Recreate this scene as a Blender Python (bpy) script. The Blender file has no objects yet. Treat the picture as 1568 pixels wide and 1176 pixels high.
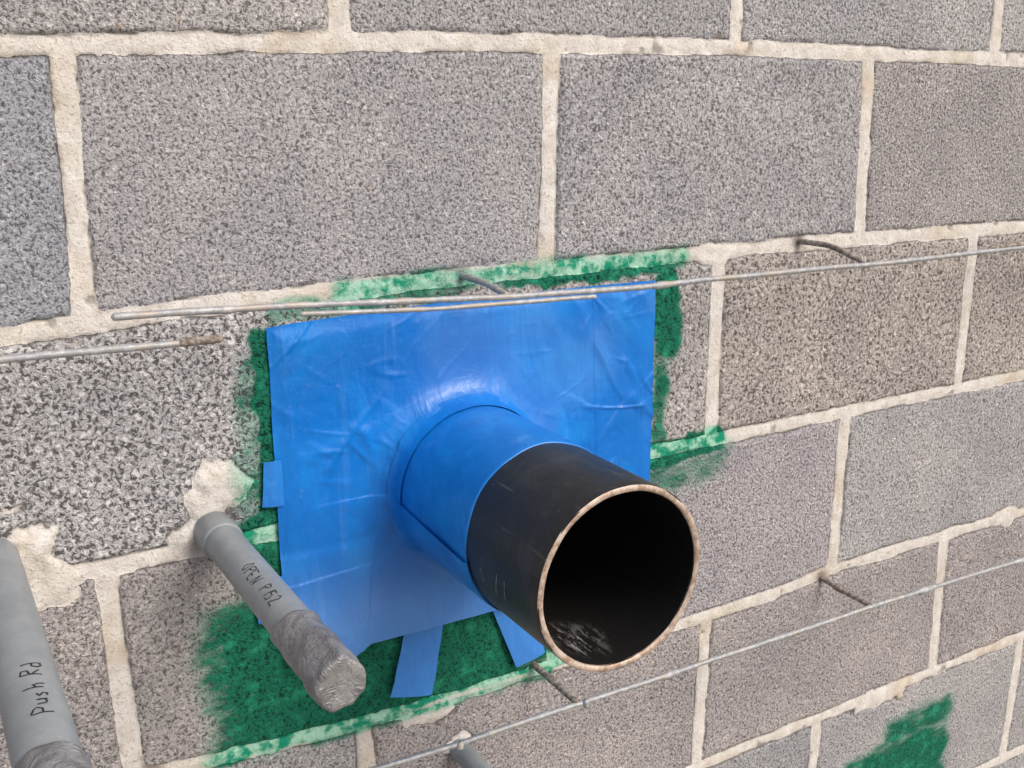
import bpy, math, numpy as np
from mathutils import Matrix, Vector
rng=np.random.default_rng(7)
scn=bpy.context.scene
# ---------------------------------------------------------------- helpers
TAB=rng.random((512,512))
def vn(X,Z,s,seed=0):
    gx=X/s+seed*17.31+1000; gz=Z/s+seed*9.77+1000
    ix=np.floor(gx).astype(int); iz=np.floor(gz).astype(int)
    fx=gx-ix; fz=gz-iz; fx=fx*fx*(3-2*fx); fz=fz*fz*(3-2*fz)
    a=TAB[ix%512,iz%512]; b=TAB[(ix+1)%512,iz%512]; c=TAB[ix%512,(iz+1)%512]; d=TAB[(ix+1)%512,(iz+1)%512]
    return (a*(1-fx)+b*fx)*(1-fz)+(c*(1-fx)+d*fx)*fz
def fbm(X,Z,s,seed=0,o=3):
    r=0;w=1;t=0
    for i in range(o):
        r=r+w*vn(X,Z,s,seed+i*3);t+=w;w*=.5;s*=.5
    return r/t
def sst(a,b,x):
    t=np.clip((x-a)/(b-a),0,1);return t*t*(3-2*t)
def link(o,parent=None):
    scn.collection.objects.link(o)
    if parent:o.parent=parent
    return o
def empty(name):
    o=bpy.data.objects.new(name,None);o.empty_display_size=.05;return link(o)
def grid_mesh(name,P,mat,parent=None,wrap=False,keep=None,smooth=True):
    """P: (n,m,3)"""
    n,m,_=P.shape
    me=bpy.data.meshes.new(name)
    idx=np.arange(n*m).reshape(n,m)
    if wrap: idx=np.concatenate([idx,idx[:1]],0)
    q=np.stack([idx[:-1,:-1],idx[1:,:-1],idx[1:,1:],idx[:-1,1:]],-1).reshape(-1,4)
    if keep is not None: q=q[keep[q].any(1)]
    me.vertices.add(n*m);me.vertices.foreach_set("co",P.reshape(-1).astype(np.float32))
    me.loops.add(q.size);me.loops.foreach_set("vertex_index",q.reshape(-1).astype(np.int32))
    me.polygons.add(len(q));me.polygons.foreach_set("loop_start",(np.arange(len(q))*4).astype(np.int32))
    me.polygons.foreach_set("loop_total",np.full(len(q),4,np.int32))
    me.update(calc_edges=True)
    me.polygons.foreach_set("use_smooth",np.full(len(q),smooth))
    me.materials.append(mat)
    return link(bpy.data.objects.new(name,me),parent)
class NT:
    def __init__(s,name):
        s.m=bpy.data.materials.new(name);s.m.use_nodes=True;s.t=s.m.node_tree;s.n=s.t.nodes
        s.b=s.n["Principled BSDF"];s.o=s.n["Material Output"]
        tc=s.n.new("ShaderNodeTexCoord");s.co=tc.outputs["Object"]
    def L(s,a,b): s.t.links.new(a,b)
    def set(s,sock,v):
        if isinstance(v,bpy.types.NodeSocket): s.L(v,sock)
        elif isinstance(v,(tuple,list)) and len(v)==3 and sock.type=='RGBA': sock.default_value=(*v,1)
        else: sock.default_value=v
    def noise(s,scale,detail=2,rough=.5,dist=0,vec=None,sc=None):
        n=s.n.new("ShaderNodeTexNoise");n.inputs["Scale"].default_value=scale;n.inputs["Detail"].default_value=detail
        n.inputs["Roughness"].default_value=rough;n.inputs["Distortion"].default_value=dist
        v=vec or s.co
        if sc:
            mp=s.n.new("ShaderNodeMapping");mp.inputs["Scale"].default_value=sc[:3]
            if len(sc)>3: mp.inputs["Rotation"].default_value=(0,sc[3],0)
            s.L(v,mp.inputs[0]);v=mp.outputs[0]
        s.L(v,n.inputs["Vector"]);return n.outputs["Fac"]
    def ramp(s,f,a,b,ca=(0,0,0),cb=(1,1,1)):
        r=s.n.new("ShaderNodeMapRange");r.interpolation_type='SMOOTHSTEP'
        r.inputs[1].default_value=a;r.inputs[2].default_value=b;s.L(f,r.inputs[0])
        if ca==(0,0,0) and cb==(1,1,1): return r.outputs[0]
        return s.mix(r.outputs[0],ca,cb)
    def mix(s,f,a,b,mode='MIX'):
        n=s.n.new("ShaderNodeMix");n.data_type='RGBA';n.blend_type=mode
        s.set(n.inputs[0],f);s.set(n.inputs[6],a);s.set(n.inputs[7],b);return n.outputs[2]
    def math(s,op,a,b=0.0,clamp=False):
        n=s.n.new("ShaderNodeMath");n.operation=op;n.use_clamp=clamp
        s.set(n.inputs[0],a);s.set(n.inputs[1],b);return n.outputs[0]
    def attr(s,name):
        n=s.n.new("ShaderNodeAttribute");n.attribute_name=name;return n.outputs
    def bump(s,h,dist,strength=1,prev=None):
        n=s.n.new("ShaderNodeBump");n.inputs["Distance"].default_value=dist;n.inputs["Strength"].default_value=strength
        s.L(h,n.inputs["Height"])
        if prev: s.L(prev,n.inputs["Normal"])
        return n.outputs[0]
    def fin(s,col,rough=.8,normal=None,metal=0,spec=.5):
        s.set(s.b.inputs["Base Color"],col);s.set(s.b.inputs["Roughness"],rough);s.set(s.b.inputs["Metallic"],metal)
        s.b.inputs["Specular IOR Level"].default_value=spec
        if normal: s.L(normal,s.b.inputs["Normal"])
        return s.m
# ---------------------------------------------------------------- materials
def mat_wall():
    k=NT("concrete_block_and_mortar")
    A=k.attr("Mask");sep=k.n.new("ShaderNodeSeparateColor");k.L(A["Color"],sep.inputs[0])
    mort,green,coarse=sep.outputs[0],sep.outputs[1],sep.outputs[2]
    T=k.attr("Tint")["Color"]
    n1=k.noise(380,2,.6,.6);n2=k.noise(265,2,.58,.7)
    mx=k.n.new("ShaderNodeMix");k.L(coarse,mx.inputs[0]);k.L(n1,mx.inputs[2]);k.L(n2,mx.inputs[3]);n=mx.outputs[0]
    fine=k.noise(1000,1,.7);big=k.noise(9,3,.6);med=k.noise(60,3,.6)
    pit=k.ramp(n,.37,.52)
    pitlo=k.mix(coarse,(.185,.176,.178),(.135,.127,.124))
    blk=k.mix(pit,pitlo,(.515,.502,.502))
    blk=k.mix(k.ramp(fine,.35,.7),k.mix(1,blk,(.75,.75,.76),'MULTIPLY'),blk)
    blk=k.mix(k.ramp(n,.55,.68),blk,(.72,.705,.695))
    blk=k.mix(k.ramp(big,.3,.72),k.mix(1,blk,(.87,.87,.885),'MULTIPLY'),k.mix(1,blk,(1.08,1.07,1.05),'MULTIPLY'))
    blk=k.mix(1,blk,T,'MULTIPLY')
    # mortar
    mo=k.mix(k.ramp(med,.3,.7),(.64,.59,.535),(.79,.755,.705))
    mo=k.mix(k.ramp(n1,.55,.72),mo,(.50,.45,.40))
    mo=k.mix(k.ramp(big,.50,.68),mo,k.mix(1,mo,(.90,.84,.75),'MULTIPLY'))
    mm=k.ramp(k.math('ADD',mort,k.math('ADD',k.math('MULTIPLY',k.math('SUBTRACT',med,.5),.4),k.math('MULTIPLY',k.math('SUBTRACT',n1,.5),.6))),.38,.62)
    c=k.mix(mm,blk,mo)
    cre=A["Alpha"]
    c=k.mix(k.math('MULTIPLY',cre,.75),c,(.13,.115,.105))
    # green primer: soaks in unevenly
    gn=k.math('ADD',k.math('MULTIPLY',k.math('SUBTRACT',n,.5),.9),k.math('MULTIPLY',k.math('SUBTRACT',k.noise(26,4,.7,0,None,(.6,1,1.6)),.5),1.2))
    gm=k.ramp(k.math('ADD',green,gn),.40,.72)
    gfull=k.mix(pit,(.003,.034,.024),(.011,.155,.090))
    gfull=k.mix(k.ramp(med,.48,.74),gfull,(.025,.29,.165))
    gwash=k.mix(1,c,(.36,.72,.58),'MULTIPLY')
    c=k.mix(k.math('MULTIPLY',k.ramp(green,.08,.6),.75),c,gwash)
    gmor=k.mix(mm,gfull,k.mix(k.ramp(med,.42,.60),(.012,.28,.16),(.38,.66,.50)))
    c=k.mix(gm,c,gmor)
    sp=k.math('MULTIPLY',k.ramp(k.noise(38,2,.5),.70,.78),k.ramp(fine,.4,.6))
    c=k.mix(k.math('MULTIPLY',sp,.6),c,(.45,.27,.13))
    h=k.mix(mm,n,k.math('MULTIPLY',n1,.35))
    nb=k.bump(h,.0038,.85)
    return k.fin(c,.93,nb,spec=.2)
def mat_blue(name="blue_membrane",cyl=False):
    k=NT(name)
    haze=k.ramp(k.noise(9,4,.6,1.2),.40,.75)
    c=k.mix(haze,(.004,.175,.62),(.010,.265,.78))
    st=k.ramp(k.noise(50,3,.6,.4,None,(1,1,.10,.7)),.60,.80)
    c=k.mix(k.math('MULTIPLY',st,.20),c,(.25,.50,.88))
    sm=k.ramp(k.noise(130,4,.75),.60,.74)
    c=k.mix(k.math('MULTIPLY',sm,.12),c,(.45,.58,.75))
    A=k.attr("pale")["Fac"]
    c=k.mix(k.math('MULTIPLY',A,.6),c,(.17,.37,.78))  # paler blue imitates light reflected off the membrane, painted into the colour
    n1=k.noise(14,3,.5,1.0,None,(1,1,.5,.5));n2=k.noise(60,3,.6,.8,None,(.3,1,1,-.5));n3=k.noise(450,2,.5)
    n4=k.noise(32,3,.6,2.0,None,(1,1,.3,-.9))
    b=k.bump(n1,.008 if not cyl else .002,.7);b=k.bump(n4,.0020 if not cyl else .0006,.7,b);b=k.bump(n2,.0008,.7,b);b=k.bump(n3,.0002,.6,b)
    return k.fin(c,k.math('ADD',k.math('MULTIPLY',n2,.18),.22),b,spec=.5)
def mat_black():
    k=NT("black_mill_scale_steel")
    n=k.noise(35,4,.65,.3);m=k.noise(180,4,.7)
    c=k.mix(k.ramp(n,.45,.75),(.014,.014,.0155),(.040,.039,.040))
    c=k.mix(k.math('MULTIPLY',k.ramp(m,.60,.72),.35),c,(.12,.10,.08))
    scr=k.ramp(k.noise(90,3,.6,0,None,(1,.08,1)),.64,.72)
    c=k.mix(k.math('MULTIPLY',scr,.32),c,(.2,.19,.18))
    b=k.bump(k.noise(120,3,.6),.0006,.6)
    return k.fin(c,k.math('ADD',k.math('MULTIPLY',n,.3),.27),b,spec=.5)
def mat_inner():
    k=NT("pipe_bore_black")
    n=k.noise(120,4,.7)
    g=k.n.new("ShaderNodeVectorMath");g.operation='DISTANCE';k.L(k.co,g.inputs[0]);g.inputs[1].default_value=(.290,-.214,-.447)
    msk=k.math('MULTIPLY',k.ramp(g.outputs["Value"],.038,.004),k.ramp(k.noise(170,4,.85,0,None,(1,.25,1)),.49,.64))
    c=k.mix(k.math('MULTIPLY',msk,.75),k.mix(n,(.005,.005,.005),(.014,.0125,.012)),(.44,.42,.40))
    return k.fin(c,.7,k.bump(n,.0004,.5),spec=.2)
def mat_rim():
    k=NT("cut_steel_rim")
    c=k.mix(k.ramp(k.noise(150,4,.7),.3,.65),(.34,.22,.15),(.66,.54,.44))
    return k.fin(c,.5,k.bump(k.noise(500,2,.5),.0003,.5),metal=.15)
def mat_pvc():
    k=NT("grey_pvc")
    c=k.mix(k.ramp(k.noise(30,4,.6),.35,.75),(.265,.288,.298),(.34,.362,.37))
    c=k.mix(k.math('MULTIPLY',k.ramp(k.noise(260,4,.7),.58,.70),.5),c,(.50,.47,.43))
    return k.fin(c,.42,k.bump(k.noise(90,3,.6),.0004,.4))
def mat_tape():
    k=NT("grey_duct_tape")
    n=k.noise(90,2,.5,2.2);r=k.math('ABSOLUTE',k.math('SUBTRACT',n,.5))
    f=k.noise(900,1,.5)
    c=k.mix(k.ramp(k.noise(40,3,.6),.35,.7),(.19,.187,.19),(.33,.325,.325))
    b=k.bump(r,.006,.6);b=k.bump(f,.0002,.4,b)
    return k.fin(c,.40,b,metal=.15)
def mat_wire():
    k=NT("galvanised_wire")
    n=k.noise(140,4,.7)
    c=k.mix(k.ramp(n,.4,.7),(.34,.35,.36),(.56,.56,.56))
    c=k.mix(k.math('MULTIPLY',k.ramp(k.noise(45,3,.6),.50,.66),.8),c,(.46,.40,.33))
    return k.fin(c,.55,k.bump(n,.0008,.7),metal=.3)
def mat_rusty():
    k=NT("rusty_wire")
    n=k.noise(220,4,.7)
    c=k.mix(k.ramp(n,.4,.65),(.18,.14,.11),(.44,.39,.34))
    return k.fin(c,.8,k.bump(n,.001,.8),metal=.1)
def plain(name,c,r=.8,noise=60,var=.25,bd=.001):
    k=NT(name);n=k.noise(noise,4,.65)
    return k.fin(k.mix(n,tuple(v*(1-var) for v in c),tuple(min(1,v*(1+var)) for v in c)),r,k.bump(n,bd,.6))
MW=mat_wall();MB=mat_blue();MBS=mat_blue("blue_membrane_sleeve",True);MK=mat_black();MI=mat_inner();MR=mat_rim()
MP=mat_pvc();MT=mat_tape();MWI=mat_wire();MRU=mat_rusty()
MMO=plain("mortar_dab",(.58,.54,.48),.95,200,.3,.002)
MINK=plain("marker_ink",(.02,.02,.024),.6);MCH=plain("paint_marker",(.20,.20,.195),.8,300,.7)
# ---------------------------------------------------------------- wall
def axis(lo,a,b,hi,fine):
    def out(d):  # graded spacing offsets
        r=[];s=fine;x=0
        while x<d: s=min(s*1.15,.009);x+=s;r.append(min(x,d))
        return np.array(r)
    return np.concatenate([a-out(a-lo)[::-1],np.arange(a,b,fine),b+out(hi-b)])
xs=axis(-1.6,-.15,1.32,3.4,.0019); zs=axis(-1.64,-1.09,.09,.80,.0017)
X,Z=np.meshgrid(xs,zs,indexing='ij')
ks=np.arange(-5,9)
def bed(kk,x):
    if kk==1: return np.interp(x,[-.06,.08,.32,.72,1.1],[-.207,-.200,-.198,-.200,-.208])
    if kk==3: return np.interp(x,[-.01,.06,.2,.3,.37,.62,.72,.81,1.02,1.19],[-.592,-.601,-.611,-.615,-.614,-.614,-.613,-.605,-.606,-.610])
    if kk==0: return np.interp(x,[-.04,.3,.62,1.07],[-.006,.001,0,-.009])
    if kk==2: return np.interp(x,[-.09,0,.5,1.1],[-.396,-.401,-.402,-.406])
    return np.full_like(x,{4:-.810,5:-1.015}.get(kk,-.2032*kk))
beds={kk:bed(kk,xs)[:,None] for kk in ks}
heads={(0,0):(.002,-.004),(0,2):(.406,.401),(0,4):(.807,.814),(1,1):(.205,.204),(1,3):(.610,.610),(1,5):(1.013,1.013),
(2,0):(-.011,-.007),(2,4):(.815,.813),(3,1):(.199,.205),(3,3):(.616,.611),(3,5):(1.019,1.024),(4,4):(.808,.803),(4,6):(1.219,1.212),
(-1,1):(.207,.209),(-1,3):(.616,.619),(-1,5):(1.010,1.013)}
wob=(fbm(X,Z,.035,1,3)-.5)
wob2=(fbm(X,Z,.006,5,2)-.5)
dB=np.full(X.shape,9.);dH=np.full(X.shape,9.)
tint=np.ones(X.shape+(3,));coarse=np.zeros(X.shape);boff=np.zeros(X.shape)
for kk in ks: dB=np.minimum(dB,np.abs(Z-beds[kk]))
for kk in ks[:-1]:
    inrow=(Z<=beds[kk])&(Z>beds[kk+1])
    cols=[c for c in range(-9,18) if (c-kk)%2==0]
    hx=[]
    for c in cols:
        a,b=heads.get((kk,c),(c*.2032+rng.normal()*.003,)*2)
        zt=-.2032*kk
        hx.append(a+(b-a)*np.clip((zt-Z)/.2032,0,1))
    for h in hx: dH=np.where(inrow,np.minimum(dH,np.abs(X-h)),dH)
    for i in range(len(cols)-1):
        m=inrow&(X>hx[i])&(X<=hx[i+1])
        br=1+rng.normal()*.03; wr=rng.normal()*.010; cv=.15+.2*rng.random();off=rng.normal()*.0005
        if not m.any(): continue
        c=cols[i]
        t=np.array([br*(1+wr),br,br*(1-wr)])
        if (kk,c) in((1,-1),): t=np.array([1.06,1.06,1.06]);cv=1.0
        if kk==1 and c==1: t=np.array([1.02,.98,.95]);cv=.8
        if kk==1 and c>=3: t=np.array([1.02,.95,.88]);cv=.85
        if kk==0 and c==0: t=np.array([.98,.98,.99]);cv=.3
        if kk==0 and c==2: t=np.array([.96,.96,.975]);cv=.2
        if kk==0 and c==4: t=np.array([.95,.92,.90]);cv=.1
        if kk==0 and c==-2: t=np.array([.80,.84,.91])
        if kk==2 and c<2: t=np.array([.97,.935,.91])
        if kk==2 and c==2: t=np.array([1.02,.98,1.01])
        if kk==3 and c>=1: t=np.array([.99,.94,.92])
        tint[m]=t;coarse[m]=cv;boff[m]=off
hwB=.0076+wob*.0046+wob2*.0022; hwH=.0088+wob*.0038+wob2*.0020
e=np.minimum(dB-hwB,dH-hwH)               # signed distance to mortar edge
# hand-packed mortar patches round the conduits
def blob(cx,cz,rx,rz,s=0):
    return (np.hypot((X-cx)/rx,(Z-cz)/rz)-1+1.5*(fbm(X,Z,.022,9+s,4)-.5))*min(rx,rz)
pe=np.minimum.reduce([blob(.084,-.354,.027,.022),blob(.060,-.388,.024,.016,2),blob(-.085,-.382,.045,.034,3),blob(-.052,-.406,.026,.018,4),blob(.30,-.668,.018,.013,5)])
extra=np.minimum.reduce([blob(1.14,-.606,.045,.014,6),blob(.60,-.20,.03,.011,7),blob(.92,-.817,.045,.014,8),blob(.27,-.622,.03,.014,1)])
e=np.minimum(e,np.minimum(pe,extra))
mort=sst(.0014,-.0014,e)
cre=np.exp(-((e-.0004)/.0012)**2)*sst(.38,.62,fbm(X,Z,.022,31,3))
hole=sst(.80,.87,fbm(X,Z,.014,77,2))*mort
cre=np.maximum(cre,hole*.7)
def pk(x,z,r): return np.exp(-((X-x)**2+(Z-z)**2)/r**2)
# dark sockets where rods and conduits leave the wall
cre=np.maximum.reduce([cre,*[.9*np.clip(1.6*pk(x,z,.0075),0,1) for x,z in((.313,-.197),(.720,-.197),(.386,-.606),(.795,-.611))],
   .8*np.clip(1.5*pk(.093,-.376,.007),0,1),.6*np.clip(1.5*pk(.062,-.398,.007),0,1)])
# green primer
def seg(x0,z0,x1,z1,r,f):
    dx,dz=x1-x0,z1-z0;t=np.clip(((X-x0)*dx+(Z-z0)*dz)/(dx*dx+dz*dz),0,1)
    d=np.hypot(X-x0-t*dx,Z-z0-t*dz)+.014*(fbm(X,Z,.018,41,3)-.5)
    return sst(r+f,r-f*.3,d)
def box(x0,x1,z0,z1,f):
    dx=np.maximum(x0-X,X-x1);dz=np.maximum(z0-Z,Z-z1)
    d=np.maximum(dx,dz)+.026*(fbm(X*.5,Z,.02,43,3)-.5);return sst(f,-f*.4,d)
G=np.maximum.reduce([
 box(.080,.44,-.604,-.49,.016), .66*box(.062,.20,-.602,-.46,.03),.9*seg(.10,-.604,.43,-.608,.005,.008),
 .6*seg(.15,-.616,.40,-.620,.004,.008),
 .95*seg(.128,-.235,.127,-.50,.007,.010), .50*seg(.120,-.26,.114,-.37,.014,.018),
 .95*seg(.108,-.40,.125,-.45,.013,.014), .6*seg(.14,-.212,.30,-.207,.007,.010),
 .66*seg(.20,-.199,.56,-.201,.007,.012),.85*seg(.36,-.208,.53,-.208,.005,.008),
 .98*seg(.541,-.228,.547,-.290,.012,.013), .65*seg(.537,-.29,.536,-.40,.008,.013),
 .95*seg(.53,-.409,.616,-.402,.011,.010), .5*seg(.545,-.425,.61,-.420,.022,.03),
 .45*seg(.56,-.52,.56,-.58,.02,.03),
 .80*box(.875,1.065,-1.03,-.905,.03), .78*seg(.96,-.88,1.06,-.882,.012,.03)])
hgt=boff+(.0008+.0010*coarse)*(fbm(X,Z,.0045,11,2)-.5)+.0012*(fbm(X,Z,.03,13,2)-.5)
hgt-=.0008*sst(.004,0,e)
mh=-.0010+.0018*(fbm(X,Z,.018,21,3)-.5)+.0004*sst(0,.008,-e)
h=hgt*(1-mort)+mh*mort-.0016*cre
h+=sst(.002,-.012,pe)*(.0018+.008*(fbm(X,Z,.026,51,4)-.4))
h+=sst(.002,-.006,extra)*.0008
wall=empty("concrete_block_wall")
wo=grid_mesh("block_face",np.stack([X,-h,Z],-1)[:,::-1],MW,wall)
me=wo.data
# (vertex order reversed in z so normals face -y)
def setc(name,arr):
    a=me.color_attributes.new(name,'FLOAT_COLOR','POINT');a.data.foreach_set("color",arr[:,::-1].reshape(-1).astype(np.float32))
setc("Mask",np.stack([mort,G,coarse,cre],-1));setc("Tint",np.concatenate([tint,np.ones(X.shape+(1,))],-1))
MG=plain("bare_earth",(.24,.21,.17),.95,8,.35,.02)
MCORE=plain("concrete_core",(.3,.29,.28),.95)
def boxmesh(name,x0,x1,y0,y1,z0,z1,mat,parent):
    v=[(x,y,z) for x in(x0,x1) for y in(y0,y1) for z in(z0,z1)]
    f=[(0,1,3,2),(4,6,7,5),(0,4,5,1),(2,3,7,6),(0,2,6,4),(1,5,7,3)]
    m=bpy.data.meshes.new(name);m.from_pydata(v,[],f);m.materials.append(mat);return link(bpy.data.objects.new(name,m),parent)
boxmesh("block_core",-1.6,3.4,.012,.19,-1.66,.797,MCORE,wall)
gx=np.linspace(-40,40,90);GX,GY=np.meshgrid(gx,gx,indexing='ij')
grid_mesh("ground",np.stack([GX,GY,-1.64+.03*(fbm(GX,GY,1.3,3)-.5)],-1),MG)
# ---------------------------------------------------------------- pipe penetration
PX,PZ,PR,PL=.3050,-.3825,.0727,.257
pipe=empty("steel_pipe_sleeve")
def lathe(name,prof,mat,parent,cx,cz,n=160,fn=None):
    """prof: list of (y_out, r)"""
    th=np.linspace(0,2*np.pi,n,endpoint=False);pr=np.array(prof)
    T,Yp=np.meshgrid(th,pr[:,0],indexing='ij');Rr=np.tile(pr[:,1],(n,1))
    if fn is not None: T,Yp,Rr=fn(T,Yp,Rr)
    return grid_mesh(name,np.stack([cx+Rr*np.cos(T),-Yp,cz+Rr*np.sin(T)],-1),mat,parent,wrap=True)
lathe("barrel",[(y,PR) for y in np.linspace(-.1,PL-.0012,30)]+[(PL-.0006,PR-.0003),(PL,PR-.0009)],MK,pipe,PX,PZ)
def rimfn(T,Y,R): return T,Y+.0004*np.sin(T*5)+.0002*np.sin(T*13),R
lathe("cut_rim",[(PL-.0004,PR-.0002),(PL+.0003,PR-.0010),(PL+.0006,PR-.0025),(PL+.0003,PR-.0044),(PL-.0012,PR-.0054)],MR,pipe,PX,PZ,fn=rimfn)
lathe("bore",[(PL-.0005,PR-.0052),(PL-.003,PR-.0056),(PL-.02,PR-.0057),(.02,PR-.0057),(-.1,PR-.0057),(-.1,.0005)],MI,pipe,PX,PZ)
# strokes drawn on a cylinder: polylines in (s along reading dir, t up) metres
def strokes(name,polys,cx,cz,R,y0,phi0,rdir,mat,parent,w=.0007,tilt=(0,0)):
    V=[];F=[]
    for pl in polys:
        pts=[]
        for (a,b) in zip(pl[:-1],pl[1:]):
            n=max(2,int(math.hypot(b[0]-a[0],b[1]-a[1])/.001))
            pts+=[(a[0]+(b[0]-a[0])*i/n,a[1]+(b[1]-a[1])*i/n) for i in range(n)]
        pts.append(pl[-1]);pts=np.array(pts)
        d=np.gradient(pts,axis=0);nn=np.stack([-d[:,1],d[:,0]],1);nn/=np.linalg.norm(nn,axis=1)[:,None]+1e-9
        b0=len(V)
        for q,nv in zip(pts,nn):
            for sgn in(-1,1):
                s,t=q+nv*w*sgn*(.8+.4*rng.random())
                yo=y0+s*rdir; ph=phi0-rdir*t/R
                V.append((cx+yo*tilt[0]+(R+.00025)*math.cos(ph),-yo,cz+yo*tilt[1]+(R+.00025)*math.sin(ph)))
        for i in range(len(pts)-1): F.append((b0+2*i,b0+2*i+1,b0+2*i+3,b0+2*i+2))
    m=bpy.data.meshes.new(name);m.from_pydata(V,[],F);m.materials.append(mat);return link(bpy.data.objects.new(name,m),parent)
LET={'P':[[(0,0),(.05,1)],[(.05,1),(.5,.95),(.6,.7),(.4,.5),(.03,.5)]],
'R':[[(0,0),(0,1),(.45,.95),(.5,.65),(0,.5),(.55,0)]],'d':[[(.5,1),(.5,0)],[(.5,.45),(.2,.5),(0,.2),(.2,0),(.5,.1)]],
'E':[[(.5,1),(0,1),(0,0),(.5,0)],[(0,.5),(.4,.5)]],'N':[[(0,0),(0,1),(.5,0),(.5,1)]],'1':[[(.2,0),(.25,1)]],
'5':[[(.5,1),(.1,1),(.05,.55),(.4,.55),(.5,.25),(.3,0),(0,.05)]],'2':[[(0,.8),(.25,1),(.5,.75),(.0,0),(.55,.0)]],'/':[[(.1,-.1),(.5,1.1)]],' ':[],
'u':[[(0,.5),(.05,.1),(.3,0),(.45,.2),(.48,.55)],[(.48,.5),(.5,0)]],'s':[[(.4,.5),(.1,.45),(.35,.2),(.25,0),(0,.05)]],'h':[[(0,0),(0,1)],[(0,.4),(.3,.5),(.4,.3),(.4,0)]],
'O':[[(.25,0),(0,.4),(.2,1),(.45,.9),(.5,.3),(.25,0)]]}
def text(s,hh,adv=.78):
    out=[];x=0
    for ch in s:
        sl=rng.normal()*.12;dy=rng.normal()*.06
        for pl in LET[ch]: out.append([(x+(a+sl*b)*hh+rng.normal()*.0003,(b+dy)*hh-hh/2+rng.normal()*.0003) for a,b in pl])
        x+=adv*hh*(.6 if ch in' 1' else 1)
    return out
strokes("marker_number",text("O",.011),PX,PZ,PR,.172,math.radians(190),1,MCH,pipe,.0005)
strokes("marker_tick",text("/1",.017),PX,PZ,PR,.192,math.radians(188),1,MCH,pipe,.0007)
strokes("marker_tick_b",text("5",.009),PX,PZ,PR,.178,math.radians(212),1,MCH,pipe,.0005)
# blue wrap
flash=empty("blue_flashing_membrane")
def slv(T,Y,R):
    edge=sst(.12,.15,Y)
    Y2=Y+edge*(.0018*np.sin(T*2+1)+.0008*np.sin(T*7))
    Rn=R+.0008*(fbm(T*.1,Y,.03,61,3)-.5)
    return T,Y2,Rn
lathe("pipe_wrap",[(y,.0739) for y in np.linspace(0,.1485,60)]+[(.150,.0737),(.1503,.0727)],MBS,flash,PX,PZ,n=240,fn=slv)
# overlap seam along the wrap: second layer covering part of the circumference
th=np.linspace(math.radians(180),math.radians(262),60);yy=np.linspace(.004,.1535,40)
T,Y=np.meshgrid(th,yy,indexing='ij');Rr=.0753+.0010*(fbm(T*.1,Y,.03,66,2)-.5)
Rr[-1]=.0740;Rr[:,-1]=.0742;Rr[0]+=.0006
grid_mesh("wrap_overlap",np.stack([PX+Rr*np.cos(T+.9*Y),-Y,PZ+Rr*np.sin(T+.9*Y)],-1)[:,::-1],MBS,flash)
def sheet(name,fx,fz,ns,nt,fy,mat,parent,keepfn=None,pale=None):
    s=np.linspace(0,1,ns);t=np.linspace(0,1,nt);S,Tt=np.meshgrid(s,t,indexing='ij')
    x=fx(S,Tt);z=fz(S,Tt);y=-fy(x,z,S,Tt)
    keep=keepfn(x,z).reshape(-1) if keepfn else None
    o=grid_mesh(name,np.stack([x,y,z],-1),mat,parent,keep=keep)
    a=o.data.attributes.new("pale",'FLOAT','POINT')
    a.data.foreach_set("value",(pale(x,z,S,Tt) if pale else 0*x+.2).reshape(-1).astype(np.float32))
    return o
def topz(s): return np.interp(s,[0,.25,.5,1],[-.222,-.2185,-.217,-.220])
def botz(s): return np.interp(s,[0,.07,.125,.19,.32,.5,1],[-.519,-.528,-.534,-.5215,-.523,-.5225,-.525])
def fx(S,T): return (.132-.003*T)+S*(.394+.004*T)+.0018*(fbm(T,S*0,.15,71)-.5)
def fz(S,T): return topz(S)*(1-T)+botz(S)*T+.0012*(fbm(S,T*0,.12,73)-.5)
def fy(x,z,S,T):
    r=np.hypot(x-PX,z-PZ);ang=np.arctan2(z-PZ,x-PX)
    y=.0052+.0030*(fbm(x,z,.09,81,2)-.5)
    y+=.0018*np.exp(-(r-PR)/.06)*(fbm(ang*.12,r*.15,.04,83,2)-.5)*2
    reg=.25+.8*np.maximum(sst(.62,.85,S)*sst(.95,.6,T),.6*sst(.45,.15,S)*sst(.6,.3,T))
    for sd,a,am,wd in((91,.5,.0016,.07),(95,-.7,.0014,.06),(97,1.4,.0012,.05),(191,.9,.0009,.05),(195,-1.2,.0009,.05)):
        u=x*math.cos(a)+z*math.sin(a);v=-x*math.sin(a)+z*math.cos(a)
        n=fbm(u,v*.3,.045,sd,3);y+=reg*am*(1-sst(0,wd,np.abs(n-.5)))*sst(.40,.7,vn(x,z,.05,sd+1))
    # laps where a second piece of membrane covers the first
    def lap(ax,az,bx,bz):
        L=math.hypot(bx-ax,bz-az);return ((x-ax)*(bz-az)-(z-az)*(bx-ax))/L+.0012*(fbm(x,z,.03,201,2)-.5)
    y+=.0013*sst(-.0006,.0006,lap(.222,-.40,.196,-.54))*sst(-.42,-.43,z)
    y+=.0011*sst(-.0006,.0006,-(z+.452)+.06*(x-.13))*sst(.24,.20,x)
    y+=.0006*sst(-.0006,.0006,x-.452+.04*(z+.3))
    # collar fillet onto the pipe wrap, looser below
    k=.0095+.008*np.clip(-np.sin(ang-.5),0,1)
    y+=(.020+.014*np.clip(-np.sin(ang-.5),0,1))*np.exp(-np.clip(r-.0739,0,1)/k)
    y+=np.where(r<.0739,(.0739-r)*1.2,0)
    y+=.010*sst(.78,1,T)*(.5+fbm(x,z*0,.07,99,2)*.9)
    e=np.minimum.reduce([S*.4,(1-S)*.4,T*.3]);y-=.0022*sst(.015,0,e)
    return y
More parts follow.
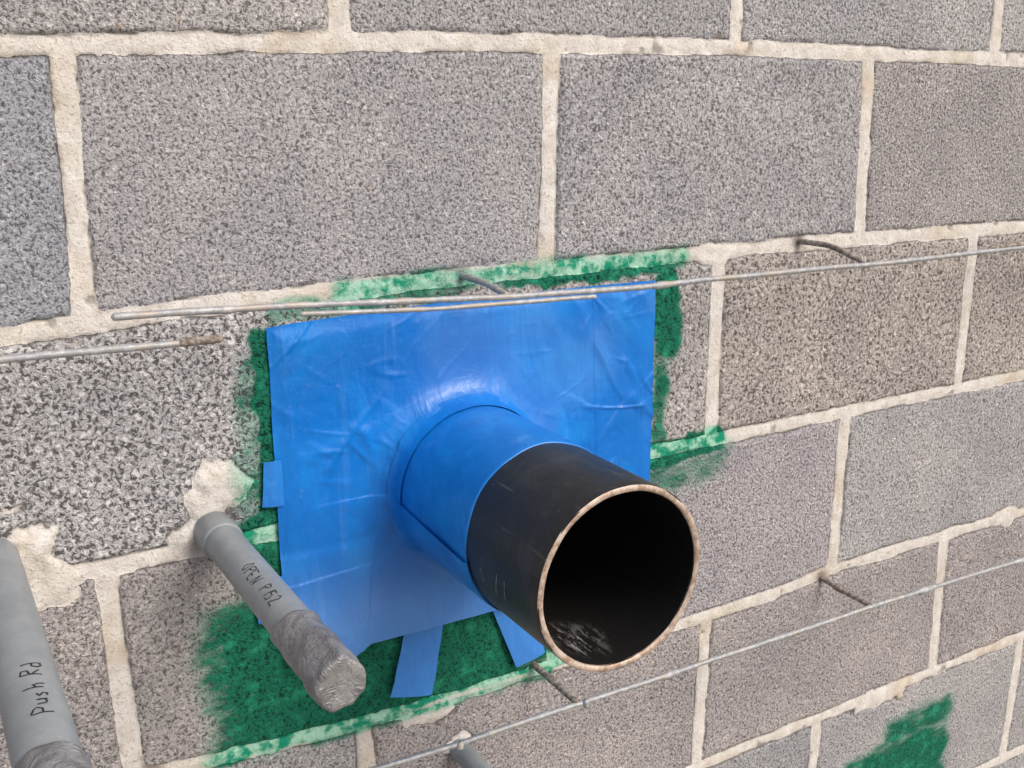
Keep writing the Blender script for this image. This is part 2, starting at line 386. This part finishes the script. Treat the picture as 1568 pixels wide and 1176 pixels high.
sheet("wall_sheet",fx,fz,400,310,fy,MB,flash,keepfn=lambda x,z:np.hypot(x-PX,z-PZ)>.0718,
  pale=lambda x,z,S,T:np.clip(1.1*sst(.62,.98,T)*sst(.9,.2,S)+.35*sst(.45,.7,fbm(x,z,.08,101)),0,1))  # reflected light painted in towards the lower left, plus random pale patches
def collar(T,Y,R):
    return T,Y+.0018*(fbm(T*.1,R,.02,111,2)-.5),R+.006*(fbm(T*.12,R*0,.04,113,2)-.5)*sst(.076,.08,R)
lathe("collar",[(.034,.0750),(.026,.0759),(.0195,.0786),(.0168,.0812)],MBS,flash,PX,PZ,n=240,fn=collar)
def strip(name,q,y0,y1,seed=0,pale=.5):
    q=np.array(q)/1000.
    def gx(S,T): return (q[0,0]*(1-S)+q[1,0]*S)*(1-T)+(q[3,0]*(1-S)+q[2,0]*S)*T+.0015*(vn(T,S*0,.3,seed)-.5)
    def gz(S,T): return (q[0,1]*(1-S)+q[1,1]*S)*(1-T)+(q[3,1]*(1-S)+q[2,1]*S)*T
    def gy(x,z,S,T): return y0+(y1-y0)*T+.002*(fbm(x,z,.02,seed,3)-.5)+.0018*np.cos((S-.5)*3)
    sheet(name,gx,gz,30,50,gy,MB,flash,pale=lambda x,z,S,T:0*x+pale)
strip("tab_a",[(246,-512),(286,-512),(266,-597),(223,-586)],.004,.009,1)
strip("tab_b",[(330,-512),(376,-515),(395,-590),(361,-597)],.004,.008,2)
strip("tab_c",[(121,-335),(136,-335),(136,-376),(117,-374)],.0035,.0045,3,.2)
strip("tab_d",[(104,-440),(138,-440),(138,-492),(106,-478)],.0035,.006,4,.1)
# ---------------------------------------------------------------- conduits
def conduit(name,cx,cz,R,L,tilt=(0,0),tape=None,phi=2.0,sock=False):
    p=empty(name)
    def lat(nm,prof,mat,fn=None,n=64):
        o=lathe(nm,prof,mat,p,cx,cz,n,fn)
        co=np.empty(len(o.data.vertices)*3,np.float32);o.data.vertices.foreach_get("co",co);co=co.reshape(-1,3)
        co[:,0]+=-co[:,1]*tilt[0];co[:,2]+=-co[:,1]*tilt[1]
        o.data.vertices.foreach_set("co",co.reshape(-1));o.data.update();return o
    lat("tube",[(y,R) for y in np.linspace(-.05,L-.001,24)]+[(L,R-.001),(L,R-.003),(L-.06,R-.003)],MP)
    if sock: lat("coupling",[(-.01,R+.0005),(-.01,R+.0018),(.028,R+.0018),(.030,R+.0012),(.0305,R)],MP)
    if tape:
        def tp(T,Y,Rr):
            cT,sT=np.cos(T),np.sin(T)
            n=np.abs(fbm(cT*.02+Y*.5,sT*.02+Y*.9,.018,int(cx*1000)%50+5,2)-.5)
            rr=Rr+np.where(Rr>R*.6,.0060*(n-.1),0)
            Yn=Y+np.where((Y>L)&(Rr>R*.6),.0022*(n-.1)*2,0)
            # a lengthwise fold and a wrap edge
            rr+=.0030*np.exp(-((T-phi+.6)/.22)**2)*sst(tape+.02,tape+.05,Y)*(Rr>R*.9)
            rr+=.0007*sst(-.0008,.0008,Y-(tape+.038)-.006*np.sin(T))*(Rr>R*.9)
            Yn=Yn+np.where(Y<tape+.004,.005*np.sin(T*1+.5),0)
            return T,Yn,rr
        lat("tape_wrap",[(tape,R+.0001),(tape+.0005,R+.0011)]+[(y,R+.0012) for y in np.linspace(tape+.007,L,50)]+[(L+.0015,R+.0006),(L+.0022,R-.001),(L+.0018,R-.003),(L+.0008,R*.5),(L+.0005,R*.2),(L+.0005,.0003)],MT,tp,120)
    return p
ca=conduit("grey_conduit",.076,-.387,.0150,.277,(.011,.002),tape=.198,phi=2.05,sock=True)
strokes("lettering",text("OPEN  P152",.0094,.85),.076,-.387,.0150,.110,math.radians(113),1,MINK,ca,.00042,(.011,.002))
cb=conduit("grey_conduit",-.087,-.374,.0172,.330,(0,-.004),tape=.296,phi=1.7)
strokes("lettering_b",text("Push Rd",.0110,.85),-.087,-.374,.0172,.266,math.radians(84),-1,MINK,cb,.00052,(0,-.004))
cc=conduit("grey_conduit",.298,-.672,.0105,.16,(.02,-.03))
# ---------------------------------------------------------------- wires
def tube(name,pts,r,mat,parent,blobs=0,seed=0):
    pts=np.array(pts,float)
    seg=np.linalg.norm(np.diff(pts,axis=0),axis=1);s=np.concatenate([[0],np.cumsum(seg)])
    n=max(8,int(s[-1]/.0022));u=np.linspace(0,s[-1],n)
    P=np.stack([np.interp(u,s,pts[:,i]) for i in range(3)],1)
    k=5
    if len(pts)>2:
        Pp=np.pad(P,((k,k),(0,0)),'edge');P=np.stack([np.convolve(Pp[:,i],np.ones(2*k+1)/(2*k+1),'valid') for i in range(3)],1);
    P[:,2]+=.0022*(fbm(u,u*0,.12,seed,3)-.5);P[:,1]+=.003*(fbm(u,u*0,.15,seed+7,2)-.5)
    d=np.gradient(P,axis=0);d/=np.linalg.norm(d,axis=1)[:,None]
    up=np.array([0,0,1.]) if abs(d[0,2])<.8 else np.array([1.,0,0])
    a=np.cross(d,up);a/=np.linalg.norm(a,axis=1)[:,None];b=np.cross(a,d)
    rad=r*(1+.25*(fbm(u,u*0,.012,seed+3,2)-.5))+blobs*sst(.62,.80,fbm(u,u*0,.03,seed+5,3))
    rad[0]*=.2;rad[-1]*=.2;rad[1]*=.9;rad[-2]*=.9
    th=np.linspace(0,2*np.pi,14,endpoint=False)
    V=P[None]+rad[None,:,None]*(np.cos(th)[:,None,None]*a[None]+np.sin(th)[:,None,None]*b[None])
    return grid_mesh(name,V,mat,parent,wrap=True)
D=.070
w1=empty("joint_reinforcement_wire")
tube("long_wire",[(.000,-D,-.186),(.136,-D,-.1925),(.317,-D,-.2055),(.471,-D,-.210),(.742,-D,-.2155),(1.008,-D,-.218),(1.5,-D,-.222),(2.2,-D,-.225)],.0026,MWI,w1,.0014,1)
tube("lap_wire",[(-.6,-D,-.203),(-.069,-D,-.2075),(.040,-D,-.2105),(.078,-D,-.2105)],.0027,MWI,w1,.0016,2)
tube("lap_wire_b",[(.134,-D-.002,-.199),(.25,-D-.003,-.2075),(.410,-D-.003,-.2135)],.0020,MWI,w1,.0014,3)
tube("lap_wire_c",[(.945,-D+.001,-.2135),(1.3,-D,-.2155)],.0028,MRU,w1,.0016,4)
tube("lap_wire_d",[(.046,-D-.002,-.2103),(.079,-D-.002,-.2108)],.0032,MRU,w1,.0008,6)
for i,(x0,z0,x1,z1) in enumerate(((.313,-.197,.319,-.2065),(.720,-.197,.742,-.2150),(-.09,-.199,-.085,-.208))):
    tube("cross_rod_%d"%(i+1),[(x0,.01,z0),(x0+(x1-x0)*.5,-D*.5,z0-.001),(x1,-D-.003,z1+.002)],.0029,MRU if i==1 else MWI,w1,.0016,10+i)
w2=empty("joint_reinforcement_wire")
tube("long_wire",[(-.3,-D,-.600),(.184,-D,-.611),(.261,-D,-.614),(.394,-D,-.6155),(.600,-D,-.619),(.804,-D,-.621),(1.087,-D,-.628),(1.6,-D,-.632),(2.2,-D,-.635)],.0026,MWI,w2,.0018,21)
tube("cross_rod_1",[(.386,.01,-.606),(.388,-.03,-.607),(.393,-D-.004,-.614)],.0036,MRU,w2,.0026,22)
tube("cross_rod_2",[(.795,.01,-.611),(.804,-D-.003,-.6205)],.0030,MRU,w2,.0014,23)
tube("tie_knot",[(.400,-D-.001,-.608),(.401,-D-.006,-.615),(.402,-D-.001,-.623)],.0034,MWI,w2,.001,24)
tube("tie_knot_b",[(.262,-D-.002,-.608),(.265,-D-.004,-.614),(.262,-D-.001,-.620)],.0032,MMO,w2,.001,25)
# ---------------------------------------------------------------- camera
Rm=np.array([[0.86336,-0.50453,-0.00729],[-0.14108,-0.22749,-0.96351],[0.48446,0.83288,-0.26758]])
cam=bpy.data.cameras.new("camera");cam.sensor_width=36;cam.lens=36*1620.8/1568;cam.clip_start=.01;cam.clip_end=200
co=bpy.data.objects.new("camera",cam);link(co)
M=Matrix([[Rm[0,i],-Rm[1,i],-Rm[2,i],0] for i in range(3)]+[[0,0,0,1]])
M.translation=Vector((-.1179,-.8262,-.0382));co.matrix_world=M
scn.camera=co
# ---------------------------------------------------------------- light
el,az=math.radians(42),math.radians(26)   # hazy sun up-front, slightly right of the wall normal
S=Vector((math.sin(az)*math.cos(el),-math.cos(az)*math.cos(el),math.sin(el)))
sd=bpy.data.lights.new("sun",'SUN');sd.energy=1.5;sd.angle=math.radians(30);sd.color=(1,.97,.935)
so=bpy.data.objects.new("sun",sd);link(so);so.rotation_euler=(-S).to_track_quat('-Z','Y').to_euler();so.location=S*5
w=bpy.data.worlds.new("World");scn.world=w;w.use_nodes=True;n=w.node_tree.nodes
sk=n.new("ShaderNodeTexSky");sk.sky_type='NISHITA';sk.sun_disc=False;sk.sun_elevation=el;sk.sun_rotation=math.atan2(S.x,S.y)
sk.dust_density=4;sk.air_density=1
w.node_tree.links.new(sk.outputs[0],n["Background"].inputs[0]);n["Background"].inputs[1].default_value=.15
scn.view_settings.view_transform='Standard';scn.view_settings.look='None';scn.view_settings.exposure=0
